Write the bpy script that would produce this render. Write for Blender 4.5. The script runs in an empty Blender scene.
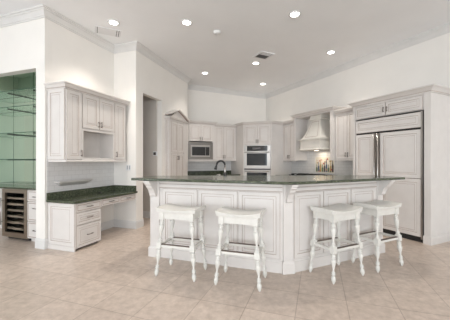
import bpy, bmesh, math, random
from mathutils import Vector, Matrix
random.seed(4)
S = bpy.context.scene
COL = S.collection
CEIL = 3.60

# ------------------------------------------------------------ camera
cam = bpy.data.cameras.new('camera'); camo = bpy.data.objects.new('camera', cam); COL.objects.link(camo)
camo.location = (0, 0, 1.32); camo.rotation_euler = (math.radians(90), 0, 0)
cam.sensor_width = 36; cam.lens = 267 / 450 * 36; cam.shift_y = 1 / 450; cam.clip_start = .05
S.camera = camo
# ------------------------------------------------------------ world, exposure
W = bpy.data.worlds.new('sky'); S.world = W; W.use_nodes = True
W.node_tree.nodes['Background'].inputs[0].default_value = (.86, .93, 1, 1)
W.node_tree.nodes['Background'].inputs[1].default_value = 1.2
S.view_settings.view_transform = 'Standard'; S.view_settings.look = 'None'
S.view_settings.gamma = 1; S.view_settings.use_curve_mapping = False
S.view_settings.exposure = 0.13
# ------------------------------------------------------------ area lamps added at unseen windows, rear ones set far back for flatter light
def area(name, loc, target, w, h, energy, col):
    l = bpy.data.lights.new(name, 'AREA'); l.shape = 'RECTANGLE'; l.size = w; l.size_y = h
    l.energy = energy; l.color = col
    o = bpy.data.objects.new(name, l); COL.objects.link(o); o.location = loc
    o.rotation_euler = (Vector(target) - Vector(loc)).to_track_quat('-Z', 'Y').to_euler()
    return o
DAY = (.88, .945, 1.0)
for x in (-3.6, -.6, 2.4, 5.4):
    area('unseen_window_lamp', (x, -9.45, 1.6), (x, 5, 1.6), 2.3, 2.7, 160, DAY)
area('unseen_window_lamp', (-5.45, .6, 1.6), (5, .6, 1.6), 3.0, 2.7, 50, DAY)
area('unseen_window_lamp', (-5.45, -5.6, 1.6), (5, -5.6, 1.6), 3.0, 2.7, 90, DAY)

# ------------------------------------------------------------ materials
def mat(name, col, rough=.5, metal=0, spec=.5, emit=None, es=0, coat=0):
    m = bpy.data.materials.new(name); m.use_nodes = True
    b = m.node_tree.nodes['Principled BSDF']
    b.inputs['Base Color'].default_value = (*col, 1); b.inputs['Roughness'].default_value = rough
    b.inputs['Metallic'].default_value = metal; b.inputs['Specular IOR Level'].default_value = spec
    b.inputs['Coat Weight'].default_value = coat
    if emit:
        b.inputs['Emission Color'].default_value = (*emit, 1); b.inputs['Emission Strength'].default_value = es
    return m
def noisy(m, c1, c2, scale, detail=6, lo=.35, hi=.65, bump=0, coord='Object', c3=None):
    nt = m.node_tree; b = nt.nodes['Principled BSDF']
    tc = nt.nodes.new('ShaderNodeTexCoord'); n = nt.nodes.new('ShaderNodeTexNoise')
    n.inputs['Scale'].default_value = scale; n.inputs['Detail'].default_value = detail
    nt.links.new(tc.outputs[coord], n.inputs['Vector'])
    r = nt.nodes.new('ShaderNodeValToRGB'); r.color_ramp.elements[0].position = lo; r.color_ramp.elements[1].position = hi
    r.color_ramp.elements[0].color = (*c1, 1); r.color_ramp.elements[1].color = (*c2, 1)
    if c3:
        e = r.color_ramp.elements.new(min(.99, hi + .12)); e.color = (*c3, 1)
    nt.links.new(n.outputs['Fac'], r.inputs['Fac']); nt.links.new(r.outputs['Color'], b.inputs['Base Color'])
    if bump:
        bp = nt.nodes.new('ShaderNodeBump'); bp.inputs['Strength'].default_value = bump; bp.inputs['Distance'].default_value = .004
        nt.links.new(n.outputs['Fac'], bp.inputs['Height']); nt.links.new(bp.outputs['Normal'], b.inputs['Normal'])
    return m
M = {}
M['wall'] = noisy(mat('wall_paint', (.8, .77, .73), .75, spec=.25), (.86, .832, .79), (.88, .852, .81), 3)
M['ceil'] = noisy(mat('ceiling_paint', (.8, .8, .8), .85, spec=.2), (.91, .915, .925), (.93, .935, .945), 2)
M['trim'] = noisy(mat('trim_paint_shaded', (.8, .8, .8), .45), (.72, .71, .695), (.75, .74, .725), 4)  # white trim greyed: the crown's shading is put into the base colour
M['paint'] = noisy(mat('cabinet_paint', (.7, .68, .67), .42), (.70, .665, .635), (.73, .695, .665), 6)
M['glaze'] = mat('taupe_glaze', (.40, .31, .265), .5)
M['gap'] = mat('dark_gap', (.05, .045, .04), .8)
M['hood'] = noisy(mat('hood_cream_paint', (.8, .77, .7), .45), (.73, .70, .64), (.77, .74, .68), 6)
M['stool'] = noisy(mat('stool_paint', (.8, .79, .75), .4), (.70, .685, .64), (.76, .745, .70), 12)
M['wear'] = mat('worn_brass_strip', (.13, .10, .08), .5, .3)
M['granite'] = noisy(mat('green_granite', (.05, .09, .06), .13), (.022, .030, .018), (.105, .122, .076), 60, 8, .36, .62, c3=(.32, .33, .24))
M['steel'] = mat('stainless_steel', (.46, .44, .42), .32, 1)
M['dsteel'] = mat('microwave_steel', (.27, .255, .24), .3, 1)
M['dsteel2'] = mat('bronze_toned_steel', (.36, .31, .26), .35, 1)
M['pull'] = mat('pewter_pull', (.26, .23, .21), .4, .9)
M['black'] = mat('black_glass', (.012, .013, .014), .08)
M['matblack'] = mat('black_matte', (.02, .02, .02), .5)
M['darkglass'] = mat('oven_window_glass', (.015, .02, .025), .04)
M['rack'] = noisy(mat('beech_wood', (.6, .5, .38), .5), (.20, .155, .115), (.27, .215, .16), 20)
M['mirror'] = mat('green_tinted_mirror', (.60, .755, .63), .02, 1)
M['plate'] = mat('plastic_white', (.8, .8, .79), .4)
M['ledge'] = mat('ledge_paint', (.62, .60, .58), .4)
M['socket'] = mat('outlet_grey', (.42, .42, .44), .5)
M['duct'] = mat('dark_duct', (.12, .12, .12), .7)
M['disp'] = mat('thermostat_face', (.10, .09, .09), .25)
M['grille'] = mat('grille_white', (.80, .80, .81), .6)
M['lamp'] = mat('lamp_lens', (1, 1, 1), .5, emit=(1, .95, .86), es=14)
M['hoodlamp'] = mat('hood_lamp_lens', (1, 1, 1), .5, emit=(1, .86, .66), es=6)
M['hall_wall'] = noisy(mat('hall_paint', (.45, .41, .38), .8), (.66, .61, .56), (.68, .63, .58), 3)  # hallway walls, a darker taupe than the room walls
g = mat('shelf_glass', (.86, .95, .90), .02); g.node_tree.nodes['Principled BSDF'].inputs['Transmission Weight'].default_value = 1
g.node_tree.nodes['Principled BSDF'].inputs['IOR'].default_value = 1.2
M['glass'] = g
g = mat('clear_glass', (.95, .97, .96), .01); g.node_tree.nodes['Principled BSDF'].inputs['Transmission Weight'].default_value = 1
g.node_tree.nodes['Principled BSDF'].inputs['IOR'].default_value = 1.05
M['clear'] = g
M['glassedge'] = mat('shelf_glass_edge', (.03, .10, .06), .15)

# tiled floor
def tiles(name, c1, c2, grout, w, h, mortar, ang, off, rough, bumpd=.002, bw=.5, frame='Object', marble=None):
    m = mat(name, c1, rough); nt = m.node_tree; b = nt.nodes['Principled BSDF']
    tc = nt.nodes.new('ShaderNodeTexCoord'); mp = nt.nodes.new('ShaderNodeMapping')
    mp.vector_type = 'TEXTURE'
    mp.inputs['Rotation'].default_value = ang; mp.inputs['Location'].default_value = off
    nt.links.new(tc.outputs[frame], mp.inputs['Vector'])
    br = nt.nodes.new('ShaderNodeTexBrick'); br.offset = bw; br.squash = 1
    br.inputs['Scale'].default_value = 1; br.inputs['Brick Width'].default_value = w; br.inputs['Row Height'].default_value = h
    br.inputs['Mortar Size'].default_value = mortar; br.inputs['Mortar Smooth'].default_value = .3; br.inputs['Bias'].default_value = 0
    br.inputs['Color1'].default_value = (*c1, 1); br.inputs['Color2'].default_value = (*c2, 1); br.inputs['Mortar'].default_value = (*grout, 1)
    nt.links.new(mp.outputs['Vector'], br.inputs['Vector'])
    out = br.outputs['Color']
    if marble:
        n = nt.nodes.new('ShaderNodeTexNoise'); n.inputs['Scale'].default_value = 13; n.inputs['Detail'].default_value = 9
        n.inputs['Roughness'].default_value = .68
        nt.links.new(tc.outputs['Object'], n.inputs['Vector'])
        r = nt.nodes.new('ShaderNodeValToRGB'); r.color_ramp.elements[0].position = .32; r.color_ramp.elements[1].position = .68
        r.color_ramp.elements[0].color = (*marble[0], 1); r.color_ramp.elements[1].color = (*marble[1], 1)
        nt.links.new(n.outputs['Fac'], r.inputs['Fac'])
        mx = nt.nodes.new('ShaderNodeMix'); mx.data_type = 'RGBA'; mx.blend_type = 'MULTIPLY'; mx.inputs[0].default_value = 1
        nt.links.new(out, mx.inputs[6]); nt.links.new(r.outputs['Color'], mx.inputs[7]); out = mx.outputs[2]
    nt.links.new(out, b.inputs['Base Color'])
    bp = nt.nodes.new('ShaderNodeBump'); bp.inputs['Strength'].default_value = .35; bp.inputs['Distance'].default_value = bumpd; bp.invert = True
    nt.links.new(br.outputs['Fac'], bp.inputs['Height']); nt.links.new(bp.outputs['Normal'], b.inputs['Normal'])
    return m
A19 = math.radians(-19)
eA = Vector((math.cos(A19), math.sin(A19))); dA = Vector((-math.sin(A19), math.cos(A19)))
fo = -1.48 * eA + 1.89 * dA
M['floor'] = tiles('travertine_tiles', (.72, .605, .52), (.66, .55, .47), (.48, .385, .32), .435, .435, .004, (0, 0, A19), (fo.x, fo.y, 0), .33, bw=0, marble=((.72, .70, .68), (1.0, 1.0, 1.0)))
M['subway'] = tiles('subway_tiles', (.74, .735, .73), (.70, .695, .69), (.60, .59, .58), .15, .075, .003, (math.radians(90), 0, 0), (0, 0, .94), .2)

# ------------------------------------------------------------ mesh builder
class MB:
    def __init__(s): s.v = []; s.f = []; s.m = []; s.xf = None; s.sm = []
    def add(s, vs, fs, m=0, smooth=False):
        n = len(s.v)
        for p in vs:
            p = s.xf(*p) if s.xf else p
            s.v.append(tuple(p))
        for k, f in enumerate(fs):
            s.f.append([n + i for i in f]); s.m.append(m[k] if isinstance(m, list) else m); s.sm.append(smooth)
        return s
    def box(s, x0, x1, y0, y1, z0, z1, m=0):
        return s.loft([[(x0, y0, z0), (x1, y0, z0), (x1, y1, z0), (x0, y1, z0)], [(x0, y0, z1), (x1, y0, z1), (x1, y1, z1), (x0, y1, z1)]], m)
    def loft(s, rings, m=0, cap=True, smooth=False):
        n = len(rings[0]); vs = [p for r in rings for p in r]; fs = []
        for i in range(len(rings) - 1):
            for j in range(n):
                fs.append([i * n + j, i * n + (j + 1) % n, (i + 1) * n + (j + 1) % n, (i + 1) * n + j])
        if cap:
            fs.append(list(range(n))[::-1]); fs.append([(len(rings) - 1) * n + j for j in range(n)])
        return s.add(vs, fs, m, smooth)
    def rects(s, rs, m=0):
        return s.loft([[(a, c, z), (b, c, z), (b, d, z), (a, d, z)] for a, b, c, d, z in rs], m)
    def prism(s, poly, z0, z1, m=0):
        return s.loft([[(x, y, z0) for x, y in poly], [(x, y, z1) for x, y in poly]], m)
    def lathe(s, prof, o=(0, 0, 0), top=None, seg=14, m=0, sq=False):
        # prof (z, r); axis from o to top (offset linearly)
        o = Vector(o); rings = []
        sh = Vector((0, 0, 0)) if top is None else Vector(top)
        for z, r in prof:
            c = o + Vector((sh.x * z, sh.y * z, z))
            rings.append([(c.x + r * math.cos(2 * math.pi * k / seg), c.y + r * math.sin(2 * math.pi * k / seg), c.z) for k in range(seg)])
        return s.loft(rings, m, True, True)
    def tube(s, pts, r, seg=8, m=0):
        pts = [Vector(p) for p in pts]; rings = []
        up = Vector((0, 0, 1))
        for i, p in enumerate(pts):
            d = (pts[min(i + 1, len(pts) - 1)] - pts[max(i - 1, 0)]).normalized()
            a = d.cross(up if abs(d.z) < .95 else Vector((0, 1, 0))).normalized(); b = a.cross(d).normalized()
            rr = r[i] if isinstance(r, (list, tuple)) else r
            rings.append([tuple(p + rr * (a * math.cos(2 * math.pi * k / seg) + b * math.sin(2 * math.pi * k / seg))) for k in range(seg)])
        return s.loft(rings, m, True, True)
    def panel(s, x0, x1, z0, z1, y, stile=.055, th=.02, kind='raised'):
        w = min(x1 - x0, z1 - z0)
        if kind == 'raised':
            st = min(stile, w * .24)
            R = [(0, th, 0), (0, .003, 1), (.003, 0, 0), (st, 0, 1), (st + .005, .005, 0), (st + .009, .005, 0), (st + .032, .001, 1), (st + .036, .001, 0)]
        elif kind == 'drawer':
            st = min(stile, w * .2)
            R = [(0, th, 0), (0, .003, 1), (.003, 0, 0), (st, 0, 1), (st + .005, .004, 1), (st + .010, .001, 0)]
        else:
            R = [(0, th, 0), (0, 0, 0)]
        vs = []; fs = []; ms = []
        for ins, dy, mm in R:
            vs += [(x0 + ins, y + dy, z0 + ins), (x1 - ins, y + dy, z0 + ins), (x1 - ins, y + dy, z1 - ins), (x0 + ins, y + dy, z1 - ins)]
        for i in range(len(R) - 1):
            for j in range(4):
                fs.append([i * 4 + j, i * 4 + (j + 1) % 4, i * 4 + 4 + (j + 1) % 4, i * 4 + 4 + j]); ms.append(R[i][2])
        k = (len(R) - 1) * 4
        fs.append([k, k + 1, k + 2, k + 3]); ms.append(0)
        fs.append([3, 2, 1, 0]); ms.append(0)
        return s.add(vs, fs, ms)
    def sweep(s, prof, path, closed=False, m=0):
        """profile (out, z) swept along an xy path; out points to the right of travel"""
        P = [Vector(p) for p in path]; n = len(P); rings = []
        for i in range(n):
            ds = []
            if closed or i > 0: ds.append((P[i] - P[i - 1]).normalized())
            if closed or i < n - 1: ds.append((P[(i + 1) % n] - P[i]).normalized())
            ns = [Vector((d.y, -d.x)) for d in ds]
            mt = ns[0] if len(ns) == 1 else (ns[0] + ns[1]) / (1 + ns[0].dot(ns[1]))
            rings.append([(P[i].x + o * mt.x, P[i].y + o * mt.y, z) for o, z in prof])
        if closed: rings.append(rings[0])
        return s.loft(rings, m, not closed)
    def build(s, name, mats, parent=None, bevel=0, label=None):
        me = bpy.data.meshes.new(name); me.from_pydata(s.v, [], s.f)
        if not isinstance(mats, (list, tuple)): mats = [mats]
        for mm in mats: me.materials.append(M[mm])
        for p, k, q in zip(me.polygons, s.m, s.sm): p.material_index = min(k, len(mats) - 1); p.use_smooth = q
        bm = bmesh.new(); bm.from_mesh(me)
        if bevel:
            es = [e for e in bm.edges if len(e.link_faces) == 2 and e.calc_face_angle(0) > .6]
            bmesh.ops.bevel(bm, geom=es, offset=bevel, segments=2, affect='EDGES', profile=.6)
        bmesh.ops.recalc_face_normals(bm, faces=bm.faces)
        bm.to_mesh(me); bm.free()
        o = bpy.data.objects.new(name, me); COL.objects.link(o)
        if parent: o.parent = parent
        if label: o['label'] = label
        return o
PW = ['paint', 'glaze']
def thing(name, label, cat, loc, deg=0, group=None):
    o = bpy.data.objects.new(name, None); COL.objects.link(o); o.empty_display_size = .1
    o.location = (loc[0], loc[1], loc[2] if len(loc) > 2 else 0); o.rotation_euler.z = math.radians(deg)
    o['label'] = label; o['category'] = cat
    if group: o['group'] = group
    return o
def tag(o, label, cat, group=None):
    o['label'] = label; o['category'] = cat
    if group: o['group'] = group
    return o
def struct(o): o['kind'] = 'structure'; return o
def at(o, loc, deg=0):
    o.location = (loc[0], loc[1], loc[2] if len(loc) > 2 else 0); o.rotation_euler.z = math.radians(deg); return o

def pull_v(parent, x, y, zc, L=.10):
    m = MB(); m.tube([(x, y - .028, zc - L / 2), (x, y - .028, zc + L / 2)], .0075, 8)
    for z in (zc - L * .36, zc + L * .36): m.tube([(x, y - .028, z), (x, y, z)], .006, 6)
    return m.build('handle', 'pull', parent)
def pull_h(parent, xc, y, z, L=.10):
    m = MB(); m.tube([(xc - L / 2, y - .020, z), (xc - L * .3, y - .028, z), (xc + L * .3, y - .028, z), (xc + L / 2, y - .020, z)], .006, 8)
    for x in (xc - L * .4, xc + L * .4): m.tube([(x, y - .026, z), (x, y, z)], .006, 6)
    return m.build('handle', 'pull', parent)
def door(parent, x0, x1, z0, z1, y, hx=None, hz=None, kind='raised', name='door', L=.10, mats=PW, stile=.055):
    m = MB(); m.panel(x0, x1, z0, z1, y, kind=kind, stile=stile)
    o = m.build(name, mats, parent)
    if hx is not None: pull_v(o, hx, y, hz, L)
    return o
def drawer(parent, x0, x1, z0, z1, y, hz=None, L=.11, kind='drawer'):
    m = MB(); m.panel(x0, x1, z0, z1, y, kind=kind, stile=.02 if kind == 'drawer' else .04)
    o = m.build('drawer', PW, parent); pull_h(o, (x0 + x1) / 2, y, (z0 + z1) / 2 if hz is None else hz, L)
    return o
CP = lambda z, h=.085, p=.06: [(0, z - h), (.010, z - h), (.014, z - h * .8), (.024, z - h * .7), (p * .62, z - h * .38), (p * .85, z - h * .25), (p, z - h * .18), (p, z), (0, z)]
def crown(parent, path, z, h=.085, p=.06, mats=('paint', 'glaze')):
    m = MB(); m.sweep(CP(z, h, p), path)
    # thin glaze bead
    m.sweep([(.0145, z - h * .86), (.0175, z - h * .86), (.0175, z - h * .80), (.0145, z - h * .80)], path, m=1)
    return m.build('crown_molding', list(mats), parent)

# ------------------------------------------------------------ frames of the plan
L0 = Vector((-2.70, 4.0)); K = Vector((1.42, 9.26))
rB = Vector((.4384, -.8988)); bB = Vector((.8988, .4384))
V1 = L0 - 3 * eA; V0 = Vector((V1.x, -9.5))
V3 = L0 + 1.44 * dA; V4 = V3 + .53 * eA
PD = 72.8; dP = Vector((math.cos(math.radians(PD)), math.sin(math.radians(PD))))
V5 = V4 + 2.335 * dP
dep = (V5 - K).dot(rB); V6 = V5 - rB * dep
V8 = K + rB * 14; V85 = Vector((V8.x, -9.5))
BO = K - 3 * bB

# ------------------------------------------------------------ setting
fl = MB().prism([(-6.2, -9.9), (9.2, -9.9), (9.2, 10.6), (-6.2, 10.6)], -.1, 0).build('floor', 'floor'); struct(fl)
cl = MB().prism([(-6.2, -9.9), (9.2, -9.9), (9.2, 10.6), (-6.2, 10.6)], CEIL, CEIL + .1).build('ceiling', 'ceil'); struct(cl)
def wall(name, a, b, openings=(), th=.12, m='wall', h=CEIL, x=0):
    """wall from a to b, room on its right; openings (x0,x1,z0,z1) along it"""
    d = (b - a); L = d.length; deg = math.degrees(math.atan2(d.y, d.x))
    mb = MB()
    for (x0, x1, z0, z1) in sorted(openings):
        if x0 > x: mb.box(x, x0, 0, th, 0, h)
        if z1 < h: mb.box(x0, x1, 0, th, z1, h)
        if z0 > 0: mb.box(x0, x1, 0, th, 0, z0)
        x = x1
    if x < L: mb.box(x, L, 0, th, 0, h)
    o = mb.build(name, m); at(o, (a.x, a.y), deg); return struct(o)
wall('wall_far_left', V0, V1, [(2.4, 5.4, .2, 3.0), (8.6, 11.6, .2, 3.0)])
wall('wall_bar', V1, L0, [(.75, 3 - .184, 0, 2.735)])
wall('wall_left', L0, V3, x=.12)
wall('wall_left_return', V3, V4)
wall('wall_pantry', V4, V5, [(.232, .965, 0, 2.70)], x=.12)
wall('wall_pantry_return', V5, V6)
wall('wall_back', V6, K)
wall('wall_right', K, V8)
wall('wall_far_right', V8, V85)
wall('wall_rear', V85, V0, [(V85.x - x - 1.2, V85.x - x + 1.2, .2, 3.0) for x in (5.4, 2.4, -.6, -3.6)])  # unseen wall, pushed far back to flatten the light from its windows
# crown moulding of the room
cp = [(0, CEIL - .130), (.014, CEIL - .130), (.016, CEIL - .112), (.028, CEIL - .108), (.036, CEIL - .088), (.062, CEIL - .050), (.078, CEIL - .042), (.080, CEIL - .028), (.098, CEIL - .024), (.100, CEIL - .001), (0, CEIL - .001)]
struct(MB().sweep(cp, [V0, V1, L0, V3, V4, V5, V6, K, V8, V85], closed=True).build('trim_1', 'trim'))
bp_ = [(0, 0.001), (.018, 0.001), (.018, .12), (.012, .135), (.006, .15), (0, .15)]
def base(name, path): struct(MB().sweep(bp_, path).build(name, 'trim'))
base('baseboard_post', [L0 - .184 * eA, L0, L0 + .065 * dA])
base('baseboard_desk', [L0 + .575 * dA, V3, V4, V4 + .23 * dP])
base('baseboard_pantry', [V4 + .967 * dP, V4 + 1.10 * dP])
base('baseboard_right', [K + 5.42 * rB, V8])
# niche recess of the dry bar
bn = at(MB().box(-2.37, -2.25, .12, .74, 0, CEIL).box(-.184, -.122, .12, .74, 0, CEIL).box(-2.25, -.184, .62, .74, 0, CEIL).box(-2.25, -.184, .12, .62, 3.10, 3.2)
        .build('wall_bar_recess', 'wall'), L0, -19); struct(bn)
# hallway behind the doorway
hw = MB().box(-2.6, -.158, .935, 1.05, 0, 3.0).box(-2.6, -.60, .005, .125, 0, 3.0).box(-2.72, -2.6, .005, 1.05, 0, 3.0).box(-2.72, -.158, .125, 1.05, 3.0, 3.1)
# local frame: x = eA, y = dA at V4
struct(at(hw.build('wall_hall', 'hall_wall'), V4, -19))
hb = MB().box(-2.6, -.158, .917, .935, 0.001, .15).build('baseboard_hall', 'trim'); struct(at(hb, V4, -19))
# backsplash tiles
def splash(name, org, deg, x0, x1, z0, z1):
    struct(at(MB().box(x0, x1, -.008, 0, z0, z1).build(name, 'subway'), org, deg))
splash('trim_2', L0, 71, .03, 1.438, .84, 1.40)
splash('trim_3', BO, 26, 0.03, 1.64, .92, 1.36)
splash('trim_4', K, -64, 1.36, 3.95, .92, 1.80)

# ------------------------------------------------------------ recessed ceiling lights etc
def spot(loc, e):
    l = bpy.data.lights.new('downlight_beam', 'SPOT'); l.energy = e; l.color = (1, .93, .85); l.spot_size = math.radians(104); l.spot_blend = .85; l.shadow_soft_size = .05
    o = bpy.data.objects.new('downlight_beam', l); COL.objects.link(o); o.location = loc
lps = [(-1.86, 4.46, 'by the air grille, left of the room'), (-.64, 4.46, 'left of the smoke detector'), (1.1, 4.21, 'nearest on the right, at the top edge'),
       (-.53, 7.02, 'above the microwave end of the kitchen'), (.73, 6.31, 'just beside the square ceiling vent'), (1.14, 8.01, 'farthest back in front of the ovens'), (2.25, 5.68, 'on the right side, in front of the refrigerator')]
for x, y, s in lps:
    k = .983
    t = thing('ceiling_light', 'round recessed ceiling downlight ' + s, 'ceiling light', (x * k, y * k, CEIL), 0, 'recessed ceiling downlights')
    n = 24
    MB().lathe([(-.012, .068), (-.014, .085), (-.006, .092), (0, .092)], seg=n).build('trim_ring', 'plate', t)
    MB().lathe([(-.0125, .066), (-.011, .066)], seg=n).build('lens', 'lamp', t)
    spot((x * k, y * k, CEIL - .03), 85 if y < 6 else 45)
t = thing('ceiling_vent', 'square white air vent with dark slots beside a downlight', 'ceiling vent', (.835, 5.75, CEIL), 26)
m = MB(); w = .17
m.box(-w, w, -w, -w + .035, -.014, 0).box(-w, w, w - .035, w, -.014, 0).box(-w, -w + .035, -w + .035, w - .035, -.014, 0).box(w - .035, w, -w + .035, w - .035, -.014, 0)
m.build('frame', 'grille', t)
MB().box(-w + .035, w - .035, -w + .035, w - .035, -.004, 0).build('backing', 'duct', t)
for i in range(5):
    y = -w + .06 + i * .055
    MB().add([(-.13, y, -.005), (.13, y, -.005), (.13, y + .02, -.016), (-.13, y + .02, -.016), (-.13, y + .003, -.004), (.13, y + .003, -.004), (.13, y + .023, -.015), (-.13, y + .023, -.015)],
             [(0, 1, 2, 3), (7, 6, 5, 4), (0, 4, 5, 1), (3, 2, 6, 7), (0, 3, 7, 4), (1, 5, 6, 2)]).build('slat', 'duct' if i > 1 else 'grille', t)
t = thing('smoke_detector', 'small round white smoke detector on the ceiling', 'smoke detector', (-.14, 4.70, CEIL))
MB().lathe([(-.045, .02), (-.045, .05), (-.03, .06), (-.012, .066), (0, .066)], seg=20).build('body', 'plate', t)
MB().lathe([(-.05, .012), (-.045, .014)], seg=12).build('sensor_cap', 'grille', t)
t = thing('air_grille', 'long flat white air grille in the ceiling beside the left downlight', 'ceiling grille', (-2.06, 4.70, CEIL), 26)
MB().box(-.21, .21, -.13, .13, -.008, 0).build('frame', 'grille', t)
for x in (-.17, .14, .175): MB().box(x - .004, x + .004, -.12, .12, -.012, -.008).build('slot', 'duct', t)

# ------------------------------------------------------------ dry bar in the niche
t = thing('bar_drawer_cabinet', 'narrow white cabinet with three drawers beside the wine cooler', 'cabinet', L0, -19)
MB().box(-.595, -.19, .17, .60, .06, .855).box(-.595, -.19, .22, .60, 0, .06).build('body', 'paint', t)
for z0, z1 in ((.67, .845), (.35, .66), (.07, .34)): drawer(t, -.59, -.195, z0, z1, .15, hz=z1 - .10 if z1 > .5 else None)
t = thing('wine_cooler', 'undercounter wine cooler with steel framed glass door and wooden racks', 'wine cooler', L0, -19)
MB().box(-1.20, -1.18, .19, .60, .05, .85).box(-.62, -.60, .19, .60, .05, .85).box(-1.18, -.62, .58, .60, .05, .85).box(-1.18, -.62, .19, .58, .83, .85).box(-1.18, -.62, .19, .58, .05, .11).build('body', 'matblack', t)
MB().box(-1.17, -.63, .23, .50, 0, .05).build('kick_plate', 'matblack', t)
d = MB().box(-1.20, -1.13, .15, .188, .05, .85).box(-.67, -.60, .15, .188, .05, .85).box(-1.13, -.67, .15, .188, .79, .85).box(-1.13, -.67, .15, .188, .05, .13).build('door', 'dsteel2', t)
MB().box(-1.13, -.67, .165, .17, .13, .79).build('glass_pane', 'clear', d)
MB().tube([(-1.165, .11, .25), (-1.165, .11, .70)], .009).tube([(-1.165, .11, .30), (-1.165, .15, .30)], .007).tube([(-1.165, .11, .65), (-1.165, .15, .65)], .007).build('handle', 'steel', d)
for i in range(6):
    z = .16 + i * .103
    MB().box(-1.17, -.63, .205, .235, z, z + .032).box(-1.17, -.63, .235, .56, z, z + .006).build('rack', 'rack', t)
tag(at(MB().box(-2.24, -.19, .135, .605, .857, .883).build('bar_countertop', 'granite', bevel=.004), L0, -19), 'dark green granite top above the wine cooler', 'countertop')
t = thing('mirror_panel', 'green tinted mirror lining the back of the bar niche', 'mirror', L0, -19)
for a, b in ((-2.24, -1.64), (-1.63, -1.11), (-1.10, -.60), (-.59, -.19)):
    MB().box(a, b, .612, .618, .885, 3.095).build('mirror_sheet', 'mirror', t)
MB().box(-2.24, -.19, .6185, .6195, .885, 3.095).build('backing', 'glassedge', t)
for z, s in ((1.345, 'lowest'), (1.80, 'second from the bottom'), (2.25, 'third from the bottom'), (2.53, 'topmost')):
    t = thing('glass_shelf', 'green edged glass shelf, ' + s + ' in the mirrored bar niche', 'shelf', L0, -19, 'glass shelves in the bar niche')
    MB().box(-2.24, -.19, .256, .605, z, z + .010).build('glass_sheet', 'glass', t)
    MB().box(-2.24, -.19, .250, .2555, z, z + .010).build('front_edge', 'glassedge', t)
    for x in (-1.35, -.70): MB().box(x - .008, x + .008, .33, .605, z - .014, z - .0005).build('bracket', 'matblack', t)

# ------------------------------------------------------------ desk corner
t = thing('upper_cabinet', 'white wall cabinet with four doors and open cubby above the desk', 'cabinet', L0, 71)
zb, zt, df = 1.335, 2.40, -.35
m = MB().box(.045, .335, df, -.009, zb, zt).box(1.045, 1.348, df, -.009, zb, zt).box(.335, 1.045, df, -.009, 1.83, zt)
m.box(.335, 1.045, df, -.009, zb, 1.37).box(.335, 1.045, -.03, -.009, 1.37, 1.83)
m.build('body', 'paint', t)
MB().box(.335, .36, df - .016, df, 1.37, 1.83).box(1.02, 1.045, df - .016, df, 1.37, 1.83).box(.36, 1.02, df - .016, df, 1.80, 1.83).box(.335, 1.045, df - .016, df, zb, 1.37).build('cubby_frame', PW, t)
m = MB(); m.xf = lambda a, d, z: (.045 + d, -a, z); m.panel(.012, .352, 1.34, 2.395, -.014, th=.014); m.build('end_panel', PW, t)
fy = df - .02
door(t, .062, .328, 1.345, 2.385, fy, .305, 1.44)
door(t, .345, .680, 1.845, 2.385, fy, .655, 1.93)
door(t, .686, 1.035, 1.845, 2.385, fy, .712, 1.93)
door(t, 1.052, 1.335, 1.345, 2.385, fy, 1.078, 1.44)
crown(t, [(.045 - .014, -.009), (.045 - .014, fy), (1.36, fy), (1.36, -.009)][::-1][::-1], 2.475) if False else None
def crown_local(t, pts, z, **k):  # pts travel so that outside is on the right
    return crown(t, [Vector(p) for p in pts], z, **k)
crown_local(t, [(.031, -.009), (.031, fy), (1.35, fy), (1.35, -.009)][::1], 2.475)
# light rail
MB().sweep([(-.02, 1.305), (.004, 1.305), (.006, 1.325), (0, 1.335), (-.02, 1.335)], [Vector(p) for p in [(.045, -.01), (.045, fy), (1.348, fy), (1.348, -.01)]]).build('light_rail', 'paint', t)

t = thing('desk_drawer_cabinet', 'white three drawer desk cabinet with panelled end', 'cabinet', L0, 71)
MB().box(.055, .55, -.515, -.01, .03, .70).box(.07, .54, -.47, -.01, 0.001, .03, 1).build('body', ['paint', 'gap'], t)
m = MB(); m.xf = lambda a, d, z: (.055 + d, -a, z); m.panel(.012, .533, .07, .695, -.014, th=.014); m.build('end_panel', PW, t)
MB().box(.034, .055, -.54, -.012, 0.001, .07).build('plinth', 'paint', t)
for z0, z1 in ((.562, .69), (.375, .553), (.035, .366)): drawer(t, .076, .55, z0, z1, -.535, kind='drawer' if z0 > .5 else 'raised')
MB().box(.055, .074, -.535, -.515, .03, .70).build('corner_post', 'paint', t)
t = thing('desk_apron', 'white desk apron with two shallow drawers over the knee space', 'desk drawers', L0, 71)
MB().box(.555, 1.435, -.515, -.20, .575, .70).build('body', 'paint', t)
for x0, x1 in ((.562, .985), (.993, 1.425)): drawer(t, x0, x1, .582, .692, -.535)
t = thing('desk_countertop', 'dark green granite desktop with upstand in the left corner', 'countertop', L0, 71)
MB().box(.012, 1.438, -.570, -.010, .702, .738).build('slab', 'granite', t, bevel=.006)
MB().box(.02, 1.438, -.030, -.0085, .738, .84).box(1.42, 1.438, -.54, -.030, .738, .84).build('upstand', 'granite', t)
tag(at(MB().lathe([(0, .032), (.010, .032), (.014, .02), (.014, .001)], seg=16).build('cable_grommet', 'matblack'), tuple(L0 + .98 * dA + .10 * eA) + (.7362,)), 'small black grommet cover on the desktop near the wall', 'desk grommet')
# little wall shelf
t = thing('ledge_shelf', 'small white sloping ledge on the tiles over the desk', 'shelf', L0, 71)
MB().rects([(.22, .68, -.030, -.009, .925), (.17, .75, -.095, -.009, .965), (.14, .79, -.118, -.009, .985), (.14, .79, -.120, -.009, 1.0)]).build('ledge', 'ledge', t)
MB().rects([(.142, .788, -.118, -.110, 1.0005), (.142, .788, -.122, -.114, 1.01)]).build('lip', 'ledge', t)
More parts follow.
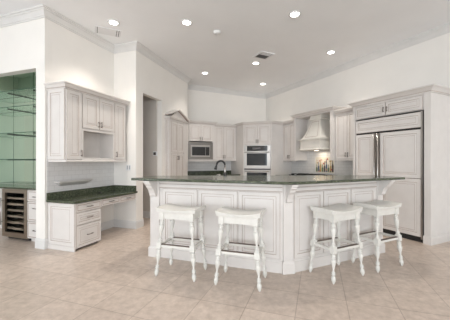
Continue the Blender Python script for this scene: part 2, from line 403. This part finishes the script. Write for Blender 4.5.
# outlet
t = thing('power_outlet', 'white double outlet plate on the wall beside the desk', 'outlet', V3, -19)
MB().box(.30, .415, -.006, 0, 1.135, 1.25).build('plate', 'plate', t, bevel=.002)
for x in (.325, .372):
    MB().box(x, x + .026, -.009, -.006, 1.155, 1.23).build('socket', 'socket', t)
t = thing('thermostat', 'small thermostat with dark display on the hallway wall', 'thermostat', V4, -19)
MB().box(-.235, -.125, .915, .935, 1.44, 1.54).build('body', 'plate', t, bevel=.004)
MB().box(-.222, -.155, .912, .915, 1.455, 1.52).build('display', 'disp', t)

# ------------------------------------------------------------ pantry
t = thing('pantry_cabinet', 'tall white pantry cabinet with pointed pediment beside the doorway', 'pantry', V4, PD)
x0, x1 = 1.125, 2.05
MB().box(x0, x1, -.10, 0, 0, 2.34).box(x0, x0 + .06, -.12, -.10, 0, 2.34).box(x1 - .21, x1, -.12, -.10, 0, 2.34).box(x0, x1, -.12, -.10, 0, .09).box(x0 + .06, x1 - .21, -.12, -.10, 2.27, 2.34).build('body', 'paint', t)
m = MB(); m.xf = lambda a, d, z: (x0 + d, -a, z); m.panel(.01, .115, .1, 2.30, -.012, th=.012, stile=.02); m.build('end_panel', PW, t)
xa, xm, xb = 1.195, 1.515, 1.835
door(t, xa, xm - .003, 1.535, 2.265, -.12); door(t, xm + .003, xb, 1.535, 2.265, -.12)
door(t, xa, xm - .003, .10, 1.505, -.12, xm - .03, 1.40); door(t, xm + .003, xb, .10, 1.505, -.12, xm + .03, 1.40)
crown(t, [Vector((x0 - .012, 0)), Vector((x0 - .012, -.12)), Vector((x1, -.12))], 2.36, h=.05, p=.03)
pc = (x0 - .03, 1.50, x1 + .03)
m = MB()
for (xl, zl), (xr, zr) in (((pc[0], 2.42), (pc[1], 2.57)), ((pc[1], 2.57), (pc[2], 2.385))):
    for (ya, dz0, dz1) in ((-.150, -.020, -.004), (-.185, -.004, .018)):
        m.add([(xl, ya, zl + dz0), (xr, ya, zr + dz0), (xr, 0, zr + dz0), (xl, 0, zl + dz0), (xl, ya, zl + dz1), (xr, ya, zr + dz1), (xr, 0, zr + dz1), (xl, 0, zl + dz1)],
              [(0, 1, 2, 3), (7, 6, 5, 4), (0, 4, 5, 1), (3, 2, 6, 7), (0, 3, 7, 4), (1, 5, 6, 2)], 0 if dz1 > 0 else 1)
m.build('pediment_molding', PW, t)
MB().add([(pc[0] + .05, -.13, 2.36), (pc[2] - .04, -.13, 2.36), (pc[1], -.13, 2.56), (pc[0] + .05, -.001, 2.36), (pc[2] - .04, -.001, 2.36), (pc[1], -.001, 2.56)], [(0, 1, 2), (5, 4, 3), (0, 3, 4, 1), (1, 4, 5, 2), (2, 5, 3, 0)]).build('pediment_panel', 'paint', t)

# ------------------------------------------------------------ back wall run
t = thing('microwave_cabinet', 'white wall cabinet with two short doors over the microwave', 'cabinet', BO, 26)
MB().box(.03, .10, -.40, 0, 1.335, 2.41).box(.80, .885, -.40, 0, 1.335, 2.41).box(.10, .80, -.40, 0, 1.90, 2.41).box(.03, .885, -.40, 0, 1.335, 1.375).box(.10, .80, -.02, 0, 1.375, 1.90).build('body', 'paint', t)
door(t, .075, .434, 1.895, 2.385, -.42, .405, 1.97); door(t, .440, .800, 1.895, 2.385, -.42, .469, 1.97)
crown_local(t, [(.03, -.42), (.885, -.42), (.885, 0)], 2.48)
MB().box(.03, .885, -.415, -.39, 1.31, 1.335).build('light_rail', 'paint', t)
t = thing('microwave_oven', 'built-in stainless steel microwave below two short cabinet doors', 'microwave', BO, 26)
MB().box(.14, .76, -.395, -.05, 1.41, 1.86).build('body', 'matblack', t)
MB().box(.055, .815, -.425, -.40, 1.80, 1.865).box(.055, .815, -.425, -.40, 1.365, 1.43).box(.055, .125, -.425, -.40, 1.43, 1.80).box(.745, .815, -.425, -.40, 1.43, 1.80).build('trim_frame', 'dsteel', t)
MB().box(.135, .735, -.418, -.397, 1.44, 1.79, 0).build('door', 'steel', t)
MB().box(.165, .575, -.422, -.4181, 1.48, 1.73).build('window', 'black', t)
MB().box(.585, .705, -.422, -.4181, 1.48, 1.73).build('control_panel', 'matblack', t)
t = thing('upper_cabinet', 'white two door wall cabinet between the microwave and the ovens', 'cabinet', BO, 26)
MB().box(.888, 1.66, -.33, 0, 1.345, 2.38).build('body', 'paint', t)
door(t, .895, 1.205, 1.35, 2.365, -.35, 1.18, 1.45); door(t, 1.211, 1.60, 1.35, 2.365, -.35, 1.237, 1.45)
crown_local(t, [(.89, -.35), (1.655, -.35)], 2.445, h=.075, p=.045)
MB().box(.888, 1.66, -.345, -.32, 1.318, 1.345).build('light_rail', 'paint', t)
t = thing('base_cabinet', 'white base cabinets along the back wall left of the ovens', 'cabinet', BO, 26)
MB().box(.03, 1.63, -.58, 0, .09, .878).box(.03, 1.63, -.52, 0, 0.001, .09).build('body', 'paint', t)
for i in range(4): door(t, .04 + i * .4, .43 + i * .4, .10, .87, -.60, .40 + i * .4 if i % 2 == 0 else .07 + i * .4, .78)
t = thing('kitchen_countertop', 'green granite counter under the microwave', 'countertop', BO, 26)
MB().box(.03, 1.63, -.635, 0, .88, .915).build('slab', 'granite', t, bevel=.005)
MB().box(.03, 1.63, -.028, -.009, .915, 1.015).build('upstand', 'granite', t)

# oven tower in the corner
t = thing('oven_cabinet', 'tall white corner cabinet holding the double oven', 'cabinet', (.93, 7.84), -19)
hw_ = .411
def loc_of(P, org=Vector((.93, 7.84))): d = P - org; return (d.dot(eA), d.dot(dA))
pl = loc_of(K - 1.355 * bB); pr = loc_of(K + 1.355 * rB); pk = loc_of(K)
s_ = .02
hR = .45
poly = [(-hw_, s_), (hR, s_), (pr[0], pr[1]), (pk[0], pk[1] - .02), (pl[0], pl[1])]
MB().prism([(p[0] * (.995 if i > 1 else 1), p[1] - (.012 if i > 1 else 0)) for i, p in enumerate(poly)], 2.36, 2.40).prism([(-hw_, s_), (-.36, s_), (-.36, .5), (pl[0] + .03, pl[1] - .02), (pl[0], pl[1] - .012)], 0, 2.36)\
    .prism([(.395, s_), (hR, s_), (pr[0], pr[1] - .012), (pr[0] - .03, pr[1] - .02), (.395, .5)], 0, 2.36).box(-.36, .395, s_, .5, 1.79, 2.36).box(-.36, .395, s_, .5, 0, .38).build('body', 'paint', t)
MB().box(-hw_, -.385, 0, s_, 0, 2.39).box(.418, hR, 0, s_, 0, 2.39).build('stile', 'paint', t)
door(t, -.375, .015, 1.81, 2.375, 0, -.010, 1.90); door(t, .021, .410, 1.81, 2.375, 0, .046, 1.90)
door(t, -.375, .015, .10, .37, 0); door(t, .021, .410, .10, .37, 0)
crown(t, [Vector((pl[0], pl[1] - .0)), Vector((-hw_, 0)), Vector((hR, 0)), Vector(pr)], 2.475)
t = thing('double_oven', 'stainless steel double wall oven with black glass in the corner cabinet', 'oven', (.93, 7.84), -19)
MB().box(-.355, .39, .0, .48, .39, 1.78).build('body', 'steel', t)
MB().box(-.375, .410, -.012, 0, 1.60, 1.785).build('trim_frame', 'steel', t)
MB().box(-.29, .32, -.022, -.012, 1.615, 1.765).box(-.12, .12, -.0225, -.022, 1.66, 1.72, 1).build('control_panel', ['black', 'disp'], t)
for zA, zB, hz_ in ((1.10, 1.590, 1.575), (.52, 1.06, 1.02)):
    d = MB().box(-.375, .410, -.035, 0, zA, zB).build('oven_door', 'steel', t)
    MB().box(-.29, .31, -.040, -.0351, zA + .09, zB - .045 if hz_ > 1.5 else zB - .075).build('window', 'darkglass', d)
    h = MB().tube([(-.34, -.085, hz_), (.375, -.085, hz_)], .012)
    for x in (-.31, .345): h.tube([(x, -.085, hz_), (x, -.035, hz_)], .009)
    h.build('handle', 'steel', d)
MB().box(-.375, .410, -.02, 0, 1.062, 1.098).build('vent_strip', 'matblack', t)

# ------------------------------------------------------------ right wall run
t = thing('upper_cabinet', 'white wall cabinet between the ovens and the range hood', 'cabinet', K, -64)
MB().box(1.362, 1.935, -.33, 0, 1.345, 2.39).build('body', 'paint', t)
door(t, 1.37, 1.645, 1.35, 2.37, -.35, 1.62, 1.44, stile=.05); door(t, 1.651, 1.93, 1.35, 2.37, -.35, 1.677, 1.44, stile=.05)
crown_local(t, [(1.365, -.35), (1.935, -.35)], 2.475)
MB().box(1.362, 1.935, -.345, -.32, 1.318, 1.345).build('light_rail', 'paint', t)
t = thing('hood_surround', 'white pilasters and raised crown framing the range hood', 'hood surround', K, -64)
MB().box(1.938, 2.01, -.42, -.009, 1.335, 2.50).build('pilaster', 'paint', t)
MB().box(3.19, 3.272, -.42, -.009, 1.335, 2.50).build('pilaster', 'paint', t)
MB().box(2.01, 3.19, -.40, -.009, 2.47, 2.50).build('soffit', 'paint', t)
crown_local(t, [(1.938, -.009), (1.938, -.42), (3.272, -.42), (3.272, -.009)], 2.575, p=.075)
t = thing('range_hood', 'cream painted tapered range hood with molded mantel', 'range hood', K, -64)
hx0, hx1, hd = 2.26, 2.94, .48
m = MB().rects([(hx0 - .012, hx1 + .012, -hd - .012, -.009, 1.585), (hx0 - .03, hx1 + .03, -hd - .03, -.009, 1.60), (hx0 - .03, hx1 + .03, -hd - .03, -.009, 1.615), (hx0, hx1, -hd, -.009, 1.635),
                (hx0, hx1, -hd, -.009, 1.825), (hx0 - .025, hx1 + .025, -hd - .025, -.009, 1.852), (hx0 - .03, hx1 + .03, -hd - .03, -.009, 1.88), (hx0 + .01, hx1 - .01, -hd + .01, -.009, 1.882)])
m.build('mantel', 'hood', t)
rs = []
for i in range(9):
    f = i / 8; g_ = f ** .75
    rs.append((hx0 + .01 + .225 * g_, hx1 - .01 - .145 * g_, -hd + .01 + .16 * g_, -.009, 1.882 + .48 * f))
MB().rects(rs).build('tapered_canopy', 'hood', t)
a, b = rs[0], rs[-1]
m = MB()
def trap(i0, i1, j0, j1, off, mm):
    def pt(fx, f):
        g_ = f ** .75
        xa = hx0 + .01 + .225 * g_; xb_ = hx1 - .01 - .145 * g_
        return (xa + (xb_ - xa) * fx, -hd + .01 + .16 * g_ - off, 1.882 + .48 * f)
    n = 6; vs = []; fs = []
    for k in range(n + 1):
        f = j0 + (j1 - j0) * k / n
        p, q = pt(i0, f), pt(i1, f)
        vs += [p, q, (q[0], q[1] + .006, q[2]), (p[0], p[1] + .006, p[2])]
    m.loft([vs[k * 4:k * 4 + 4] for k in range(n + 1)], mm)
trap(.14, .155, .1, .9, .003, 1); trap(.845, .86, .1, .9, .003, 1); trap(.14, .86, .09, .11, .003, 1); trap(.14, .86, .89, .91, .003, 1)
m.build('panel_molding', ['hood', 'glaze'], t)
MB().rects([(2.44, 2.84, -.335, -.009, 2.362), (2.43, 2.85, -.345, -.009, 2.372), (2.43, 2.85, -.345, -.009, 2.39), (2.45, 2.83, -.325, -.009, 2.40), (2.45, 2.83, -.325, -.009, 2.468)]).build('chimney', 'hood', t)
MB().box(2.55, 2.65, -.28, -.22, 1.581, 1.5849).build('lamp_lens', 'hoodlamp', t)
hl = bpy.data.lights.new('hood_lamp', 'AREA'); hl.size = .15; hl.energy = 2.0; hl.color = (1, .85, .65)
ho = bpy.data.objects.new('hood_lamp', hl); COL.objects.link(ho); p = K + 2.6 * rB - .24 * bB; ho.location = (p.x, p.y, 1.575)
t = thing('upper_cabinet', 'white two door wall cabinet between the range hood and the refrigerator', 'cabinet', K, -64)
MB().box(3.275, 3.95, -.33, 0, 1.36, 2.40).build('body', 'paint', t)
door(t, 3.29, 3.597, 1.365, 2.385, -.35, 3.572, 1.46); door(t, 3.603, 3.93, 1.365, 2.385, -.35, 3.628, 1.46)
crown_local(t, [(3.275, -.35), (3.95, -.35)], 2.475)
MB().box(3.275, 3.95, -.345, -.32, 1.33, 1.36).build('light_rail', 'paint', t)
t = thing('base_cabinet', 'white base cabinets under the cooktop along the right wall', 'cabinet', K, -64)
MB().box(1.39, 3.95, -.58, 0, .09, .878).box(1.39, 3.95, -.52, 0, 0.001, .09).build('body', 'paint', t)
for i in range(6): door(t, 1.40 + i * .424, 1.815 + i * .424, .10, .87, -.60, 1.79 + i * .43 if i % 2 == 0 else 1.43 + i * .43, .78)
t = thing('kitchen_countertop', 'green granite counter around the cooktop', 'countertop', K, -64)
MB().box(1.39, 3.95, -.635, -.009, .88, .915).build('slab', 'granite', t, bevel=.005)
t = thing('cooktop', 'black cooktop with burner grates set in the counter under the hood', 'cooktop', K, -64)
MB().box(1.95, 3.15, -.60, -.06, .9155, .955).build('cooktop_body', 'black', t, bevel=.003)
for x in (2.15, 2.55, 2.95):
    for y in (-.44, -.2):
        MB().lathe([(.955, .05), (.965, .05), (.968, .03)], (x, y, 0), seg=16).build('burner', 'matblack', t)
        MB().box(x - .17, x + .17, y - .006, y + .006, .968, .982).box(x - .006, x + .006, y - .11, y - .0061, .968, .982).box(x - .006, x + .006, y + .0061, y + .11, .968, .982).box(x - .17, x - .158, y - .11, y - .0061, .955, .982).box(x + .158, x + .17, y + .0061, y + .11, .955, .982).build('grate', 'matblack', t)
# tile picture
M['mc'] = [mat('mural_cream', (.70, .66, .58), .3), mat('mural_green', (.10, .16, .09), .3), mat('mural_blue', (.08, .12, .20), .3), mat('mural_red', (.42, .09, .07), .3), mat('mural_ochre', (.45, .30, .12), .3), mat('mural_pink', (.55, .33, .28), .3), mat('mural_dark', (.07, .05, .05), .3)]
for i, q in enumerate(M['mc']): M['mc%d' % i] = q
t = thing('tile_picture', 'painted tile picture of bottles and fruit behind the cooktop', 'tile picture', K, -64)
m = MB().box(2.33, 2.95, -.0135, -.008, 1.02, 1.42)
cw = [1, 2, 4, 1, 6, 2, 1, 4, 6]
for i, c in enumerate(cw):
    x = 2.375 + i * .066; h = .16 + .06 * ((i * 7) % 3) ; b_ = 1.04
    w = .026
    pts = [(x - w, b_), (x + w, b_), (x + w, b_ + h * .6), (x + .009, b_ + h * .75), (x + .009, b_ + h + .03), (x - .009, b_ + h + .03), (x - .009, b_ + h * .75), (x - w, b_ + h * .6)]
    m.loft([[(px, -.0135, pz) for px, pz in pts], [(px, -.0150, pz) for px, pz in pts]], c)
for i in range(26):
    x = 2.36 + random.random() * .54; z = 1.045 + random.random() * .07 if i < 10 else 1.24 + random.random() * .14; r = .010 + random.random() * .014
    pts = [(x + r * math.cos(k * math.pi / 4), z + r * math.sin(k * math.pi / 4)) for k in range(8)]
    m.loft([[(px, -.0145, pz) for px, pz in pts], [(px, -.0160 - i * .00005, pz) for px, pz in pts]], [3, 5, 4, 1, 3][i % 5])
m.build('painted_tiles', ['mc%d' % i for i in range(7)], t)
fr = MB()
for a_, b_, c_, d_ in ((2.31, 2.97, 1.00, 1.02), (2.31, 2.97, 1.42, 1.44), (2.31, 2.33, 1.02, 1.42), (2.95, 2.97, 1.02, 1.42)): fr.box(a_, b_, -.020, -.008, c_, d_)
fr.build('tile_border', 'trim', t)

# ------------------------------------------------------------ refrigerator and its cabinet
t = thing('refrigerator_cabinet', 'white panelled surround with two short doors over the refrigerator', 'cabinet', K, -64)
D = -.61
MB().box(3.955, 4.008, D, 0, 0, 2.40).box(5.262, 5.355, D, 0, 0, 2.40).box(4.008, 5.262, D + .02, 0, 2.145, 2.40).box(4.008, 5.262, D, D + .02, 2.385, 2.40).build('body', 'paint', t)
door(t, 4.012, 4.628, 2.155, 2.38, D, 4.60, 2.255, L=.09, stile=.045); door(t, 4.636, 5.235, 2.155, 2.38, D, 4.664, 2.255, L=.09, stile=.045)
crown_local(t, [(3.955, -.001), (3.955, D), (5.355, D), (5.355, -.001)], 2.50, h=.095, p=.085)
MB().sweep([(0, 0), (.015, 0), (.015, .11), (.008, .13), (0, .13)], [Vector(p) for p in [(5.255, D), (5.355, D), (5.355, -.001)]]).build('plinth', 'paint', t)
t = thing('refrigerator', 'wide built-in refrigerator with white panelled doors and steel edges', 'refrigerator', K, -64)
MB().box(4.012, 5.255, D + .03, -.02, .06, 2.135).build('body', 'matblack', t)
MB().box(4.012, 5.255, D + .03, D + .10, 0.001, .06).build('kick_plate', 'matblack', t)
MB().panel(4.02, 5.225, 1.868, 2.115, D, stile=.05, th=.028).build('grille_panel', PW, t)
def fdoor(x0, x1, hs):
    d = MB().panel(x0, x1, 1.035, 1.835, D, stile=.06, th=.028).panel(x0, x1, .09, 1.030, D, stile=.06, th=.028).build('door', PW, t)
    hx = x1 + .020 if hs > 0 else x0 - .020
    MB().box(hx - .020, hx + .020, D - .004, D + .027, .09, 1.835).build('edge_strip', 'steel', d, label='brushed steel edge strip')
    MB().tube([(hx, D - .045, .30), (hx, D - .045, 1.82)], .013, 8).tube([(hx, D - .045, .36), (hx, D - .004, .36)], .008, 6).tube([(hx, D - .045, 1.70), (hx, D - .004, 1.70)], .008, 6).build('handle', 'steel', d)
fdoor(4.02, 4.42, 1)
fdoor(4.53, 5.215, -1)
MB().box(5.222, 5.246, D - .012, D + .029, .06, 2.125).build('side_trim', 'steel', t)

# ------------------------------------------------------------ island
I1 = Vector((-.98, 3.71)); I2 = Vector((.84, 3.18))
A0 = I1 - .055 * eA; C1 = I1 + 1.757 * eA; C2 = I2 - .05 * bB; E0 = I2 + 1.60 * bB
Ab = A0 + .36 * dA; Eb = E0 - .30 * rB
A2 = A0 + .98 * dA; E2 = E0 - .92 * rB
t = thing('kitchen_island', 'large angled white kitchen island with raised panels and corbels', 'kitchen island', (0, 0), 0)
xy = lambda *ps: [(p.x, p.y) for p in ps]
MB().prism(xy(A0, C1, C2, E0, Eb, Ab), 0, 1.056).prism(xy(Ab, Eb, E2, A2), 0, .878).build('body', 'paint', t)
def face(org, deg):
    a = math.radians(deg); c, s = math.cos(a), math.sin(a)
    return lambda x, y, z: (org.x + c * x - s * y, org.y + s * x + c * y, z)
f1, f2 = face(I1, -19), face(I2, 26)
C0 = (C1 + C2) / 2; cd = C2 - C1; f0 = face(C0, math.degrees(math.atan2(cd.y, cd.x)))
def col(f, x0, x1, y=-.018):
    m = MB(); m.xf = f
    m.box(x0, x1, y, .0, .13, 1.045)
    m.rects([(x0 - .018, x1 + .018, y - .022, 0, 0.001), (x0 - .018, x1 + .018, y - .022, 0, .12), (x0 - .006, x1 + .006, y - .010, 0, .145), (x0 - .004, x1 + .004, y - .004, 0, .146)])
    m.build('column', 'paint', t)
col(f1, -.055, .085); col(f0, -cd.length / 2 + .001, cd.length / 2 - .001); col(f2, 1.48, 1.60)
def ipanel(f, x0, x1):
    m = MB(); m.xf = f; m.panel(x0, x1, .165, .945, -.012, th=.012, stile=.045); m.build('side_panel', PW, t)
for a, b in ((.135, .655), (.672, 1.20), (1.217, 1.725)): ipanel(f1, a, b)
for a, b in ((-.03, .43), (.445, .93), (.945, 1.44)): ipanel(f2, a, b)
for f, a, b in ((f1, .085, 1.75), (f2, -.045, 1.48)):
    m = MB(); m.xf = f
    m.box(a, b, -.014, 0, .965, 1.0).box(a, b, -.005, 0, .953, .960, 1).box(a, b, -.026, 0, 1.03, 1.056).box(a, b, -.006, 0, 1.006, 1.012, 1); m.build('frieze', PW, t)
    m = MB(); m.xf = f
    m.box(a, b, -.018, 0, 0.001, .125).box(a, b, -.008, 0, .125, .15).box(a, b, -.0085, 0, .118, .122, 1); m.build('baseboard', PW, t)
def corbel(f, x0, x1):
    prof = [(0, 1.055), (-.19, 1.055), (-.19, 1.035), (-.165, 1.025), (-.165, 1.010), (-.145, 1.0), (-.130, .985), (-.125, .965), (-.105, .955), (-.085, .935), (-.070, .905), (-.065, .89), (-.055, .885), (-.05, .85), (-.03, .835), (0, .83)]
    m = MB(); m.xf = f
    m.loft([[(x0, -.018 + y, z) for y, z in prof], [(x1, -.018 + y, z) for y, z in prof]]); m.build('corbel', 'paint', t)
corbel(f1, -.035, .055); corbel(f0, -.034, .034); corbel(f2, 1.495, 1.58)
# tops
def inter(p, d, q, e):
    k = ((q.x - p.x) * e.y - (q.y - p.y) * e.x) / (d.x * e.y - d.y * e.x); return p + d * k
n1 = -dA; n2 = Vector((.4384, -.8988)); n0 = Vector((cd.y, -cd.x)).normalized()
OV = .205
pA = A0 + n1 * OV - eA * .18; pAb = Ab - eA * .18
cdn = cd.normalized()
q1 = inter(A0 + n1 * OV, eA, C1 + n0 * OV, cdn); q2 = inter(C1 + n0 * OV, cdn, E0 + n2 * OV, bB)
pE = E0 + n2 * OV + bB * .22; pEb = Eb + bB * .22
top = [pA, q1, q2, pE, pEb + Vector((0, .04)), pAb + Vector((0, .04))]
tag(MB().prism(xy(*top), 1.0575, 1.092).build('island_bar_top', 'granite', bevel=.012), 'long green granite bar top on the island behind the stools', 'countertop')
low = [Ab - eA * .03 + dA * .045, Eb + bB * .03 - rB * .045, E2 + bB * .03 - rB * .03, A2 - eA * .03 + dA * .03]
tag(MB().prism(xy(*low), .8795, .912).build('island_sink_counter', 'granite', bevel=.006), 'lower green granite counter carrying the faucet behind the bar top', 'countertop')
# faucet
t = thing('kitchen_faucet', 'black gooseneck faucet with steel riser behind the bar top', 'faucet', (0, 4.45, .9125))
MB().lathe([(0, .034), (.012, .034), (.02, .03), (.10, .03), (.15, .036), (.19, .034), (.21, .02)], seg=16).build('base', 'matblack', t)
MB().tube([(0, 0, .14), (0, 0, .34)], .0175).build('riser', 'steel', t, label='bright steel riser')
pts = [(0, 0, .30)] + [(-.07 + .07 * math.cos(a), 0, .335 + .075 * math.sin(a)) for a in [k * math.pi / 9 for k in range(0, 9)]] + [(-.145, 0, .32), (-.155, 0, .285), (-.16, 0, .265)]
MB().tube(pts, [.017] * (len(pts) - 3) + [.018, .024, .024], 10).build('spout', 'matblack', t)
MB().tube([(0, 0, .12), (.05, -.01, .13), (.075, -.012, .15)], [.010, .009, .007]).build('lever', 'matblack', t)
t = thing('soap_dispenser', 'short steel soap pump beside the black faucet', 'soap dispenser', (-.09, 4.45, .9125))
MB().lathe([(0, .022), (.01, .022), (.015, .012), (.15, .012), (.16, .018), (.185, .018), (.19, .008)], seg=14).build('body', 'steel', t)
MB().tube([(0, 0, .175), (-.03, -.02, .18), (-.05, -.03, .172)], .006).build('spout', 'steel', t)

# ------------------------------------------------------------ stools
def make_stool():
    t = thing('bar_stool', '', 'bar stool', (0, 0))
    # saddle seat
    nx, ny = 12, 4; hw, hd_ = .247, .168; vs = []; fs = []
    def zt(u): return .762 + .030 * (abs(u) ** 2)
    def zbm(u): return .728 + .008 * (abs(u) ** 2)
    for j in range(ny + 1):
        for i in range(nx + 1):
            u = -1 + 2 * i / nx; v = -1 + 2 * j / ny
            vs.append((u * hw, v * hd_, zt(u) - .004 * (v * v)))
    n = len(vs)
    for j in range(ny + 1):
        for i in range(nx + 1):
            u = -1 + 2 * i / nx; v = -1 + 2 * j / ny
            vs.append((u * (hw - .008), v * (hd_ - .008), zbm(u)))
    I = lambda i, j: j * (nx + 1) + i
    for j in range(ny):
        for i in range(nx):
            fs.append([I(i, j), I(i + 1, j), I(i + 1, j + 1), I(i, j + 1)]); fs.append([n + I(i, j), n + I(i, j + 1), n + I(i + 1, j + 1), n + I(i + 1, j)])
    for i in range(nx):
        fs.append([I(i, 0), n + I(i, 0), n + I(i + 1, 0), I(i + 1, 0)]); fs.append([I(i, ny), I(i + 1, ny), n + I(i + 1, ny), n + I(i, ny)])
    for j in range(ny):
        fs.append([I(0, j), I(0, j + 1), n + I(0, j + 1), n + I(0, j)]); fs.append([I(nx, j), n + I(nx, j), n + I(nx, j + 1), I(nx, j + 1)])
    MB().add(vs, fs).build('seat', 'stool', t, bevel=.006)
    lx, ly = .185, .122; fx, fyy = .237, .170
    za, zb_ = .655, .728
    MB().box(-lx, lx, -ly - .012, -ly + .010, za, zb_ + .004).box(-lx, lx, ly - .010, ly + .012, za, zb_ + .004).box(-lx - .012, -lx + .010, -ly, ly, za, zb_ + .004).box(lx - .010, lx + .012, -ly, ly, za, zb_ + .004).build('apron', 'stool', t)
    prof = [(0, 0.0086), (0.008, 0.0117), (0.03, 0.022), (0.055, 0.0248), (0.075, 0.0209), (0.082, 0.0101), (0.088, 0.0098), (0.092, 0.022), (0.102, 0.022), (0.106, 0.0101), (0.112, 0.0209), (0.122, 0.0209), (0.127, 0.0098), (0.155, 0.0105), (0.19, 0.0198), (0.22, 0.0275), (0.24, 0.0292), (0.254, 0.0242), (0.258, 0.0109), (0.264, 0.0253), (0.276, 0.0253), (0.281, 0.0117), (0.287, 0.0259), (0.3, 0.0259), (0.305, 0.0125), (0.318, 0.0125)]
    up = [(0.385, 0.0125), (0.392, 0.0259), (0.403, 0.0259), (0.408, 0.0117), (0.414, 0.0242), (0.424, 0.0242), (0.43, 0.0105), (0.46, 0.0117), (0.5, 0.0209), (0.54, 0.0281), (0.565, 0.0303), (0.582, 0.0264), (0.588, 0.0117), (0.594, 0.027), (0.606, 0.027), (0.612, 0.0125), (0.618, 0.0253), (0.63, 0.0253), (0.636, 0.0133), (0.65, 0.0198)]
    for sx in (-1, 1):
        for sy in (-1, 1):
            kx, ky = sx * (lx - fx) / .65, sy * (ly - fyy) / .65
            m = MB(); m.lathe(prof, (sx * fx, sy * fyy, 0), (kx, ky, 0), seg=14); m.lathe(up, (sx * fx, sy * fyy, 0), (kx, ky, 0), seg=14)
            def sqb(z0, z1, r):
                rg = []
                for z in (z0, z0 + .006, z1 - .006, z1):
                    rr = r if z0 < z < z1 else r - .006
                    cx, cy = sx * fx + kx * z, sy * fyy + ky * z
                    rg.append([(cx - rr, cy - rr, z), (cx + rr, cy - rr, z), (cx + rr, cy + rr, z), (cx - rr, cy + rr, z)])
                m.loft(rg)
            sqb(.312, .39, .027)
            for z in (0,):
                rr = .027; m.rects([(sx * lx - rr, sx * lx + rr, sy * ly - rr, sy * ly + rr, .648), (sx * lx - rr, sx * lx + rr, sy * ly - rr, sy * ly + rr, .735)])
            m.build('leg', 'stool', t)
    zx = .35; X = fx + (lx - fx) * zx / .65 - .02; Yy = fyy + (ly - fyy) * zx / .65
    for sy in (-1, 1):
        s = MB().box(-X, X, sy * Yy - .013, sy * Yy + .013, zx - .016, zx + .0099).build('stretcher', 'stool', t)
        MB().box(-X + .006, X - .006, sy * Yy - .0131, sy * Yy + .0131, zx + .010, zx + .0185).build('foot_strip', 'wear', s, label='dark worn strip on top of the stretcher')
    for sx in (-1, 1):
        MB().box(sx * (X + .02) - .012, sx * (X + .02) + .012, -Yy + .02, Yy - .02, zx - .014, zx + .014).build('stretcher', 'stool', t)
    return t
def copy_tree(o, parent=None):
    c = o.copy(); COL.objects.link(c)
    if parent: c.parent = parent
    for ch in [q for q in bpy.data.objects if q.parent == o]: copy_tree(ch, c)
    return c
proto = make_stool()
spots = [(-.5125, 3.156, -17.5, 'white saddle seat bar stool at the left end of the island'),
         (.1775, 2.937, -18, 'white saddle seat bar stool left of the centre corner column'),
         (1.30, 3.123, 26.5, 'white saddle seat bar stool just right of the centre corner column'),
         (1.944, 3.416, 26.5, 'white saddle seat bar stool nearest to the refrigerator')]
for i, (x, y, a, lb) in enumerate(spots):
    o = proto if i == 0 else copy_tree(proto)
    o.location = (x, y, 0); o.rotation_euler.z = math.radians(a); o['label'] = lb; o['group'] = 'turned leg bar stools along the island'
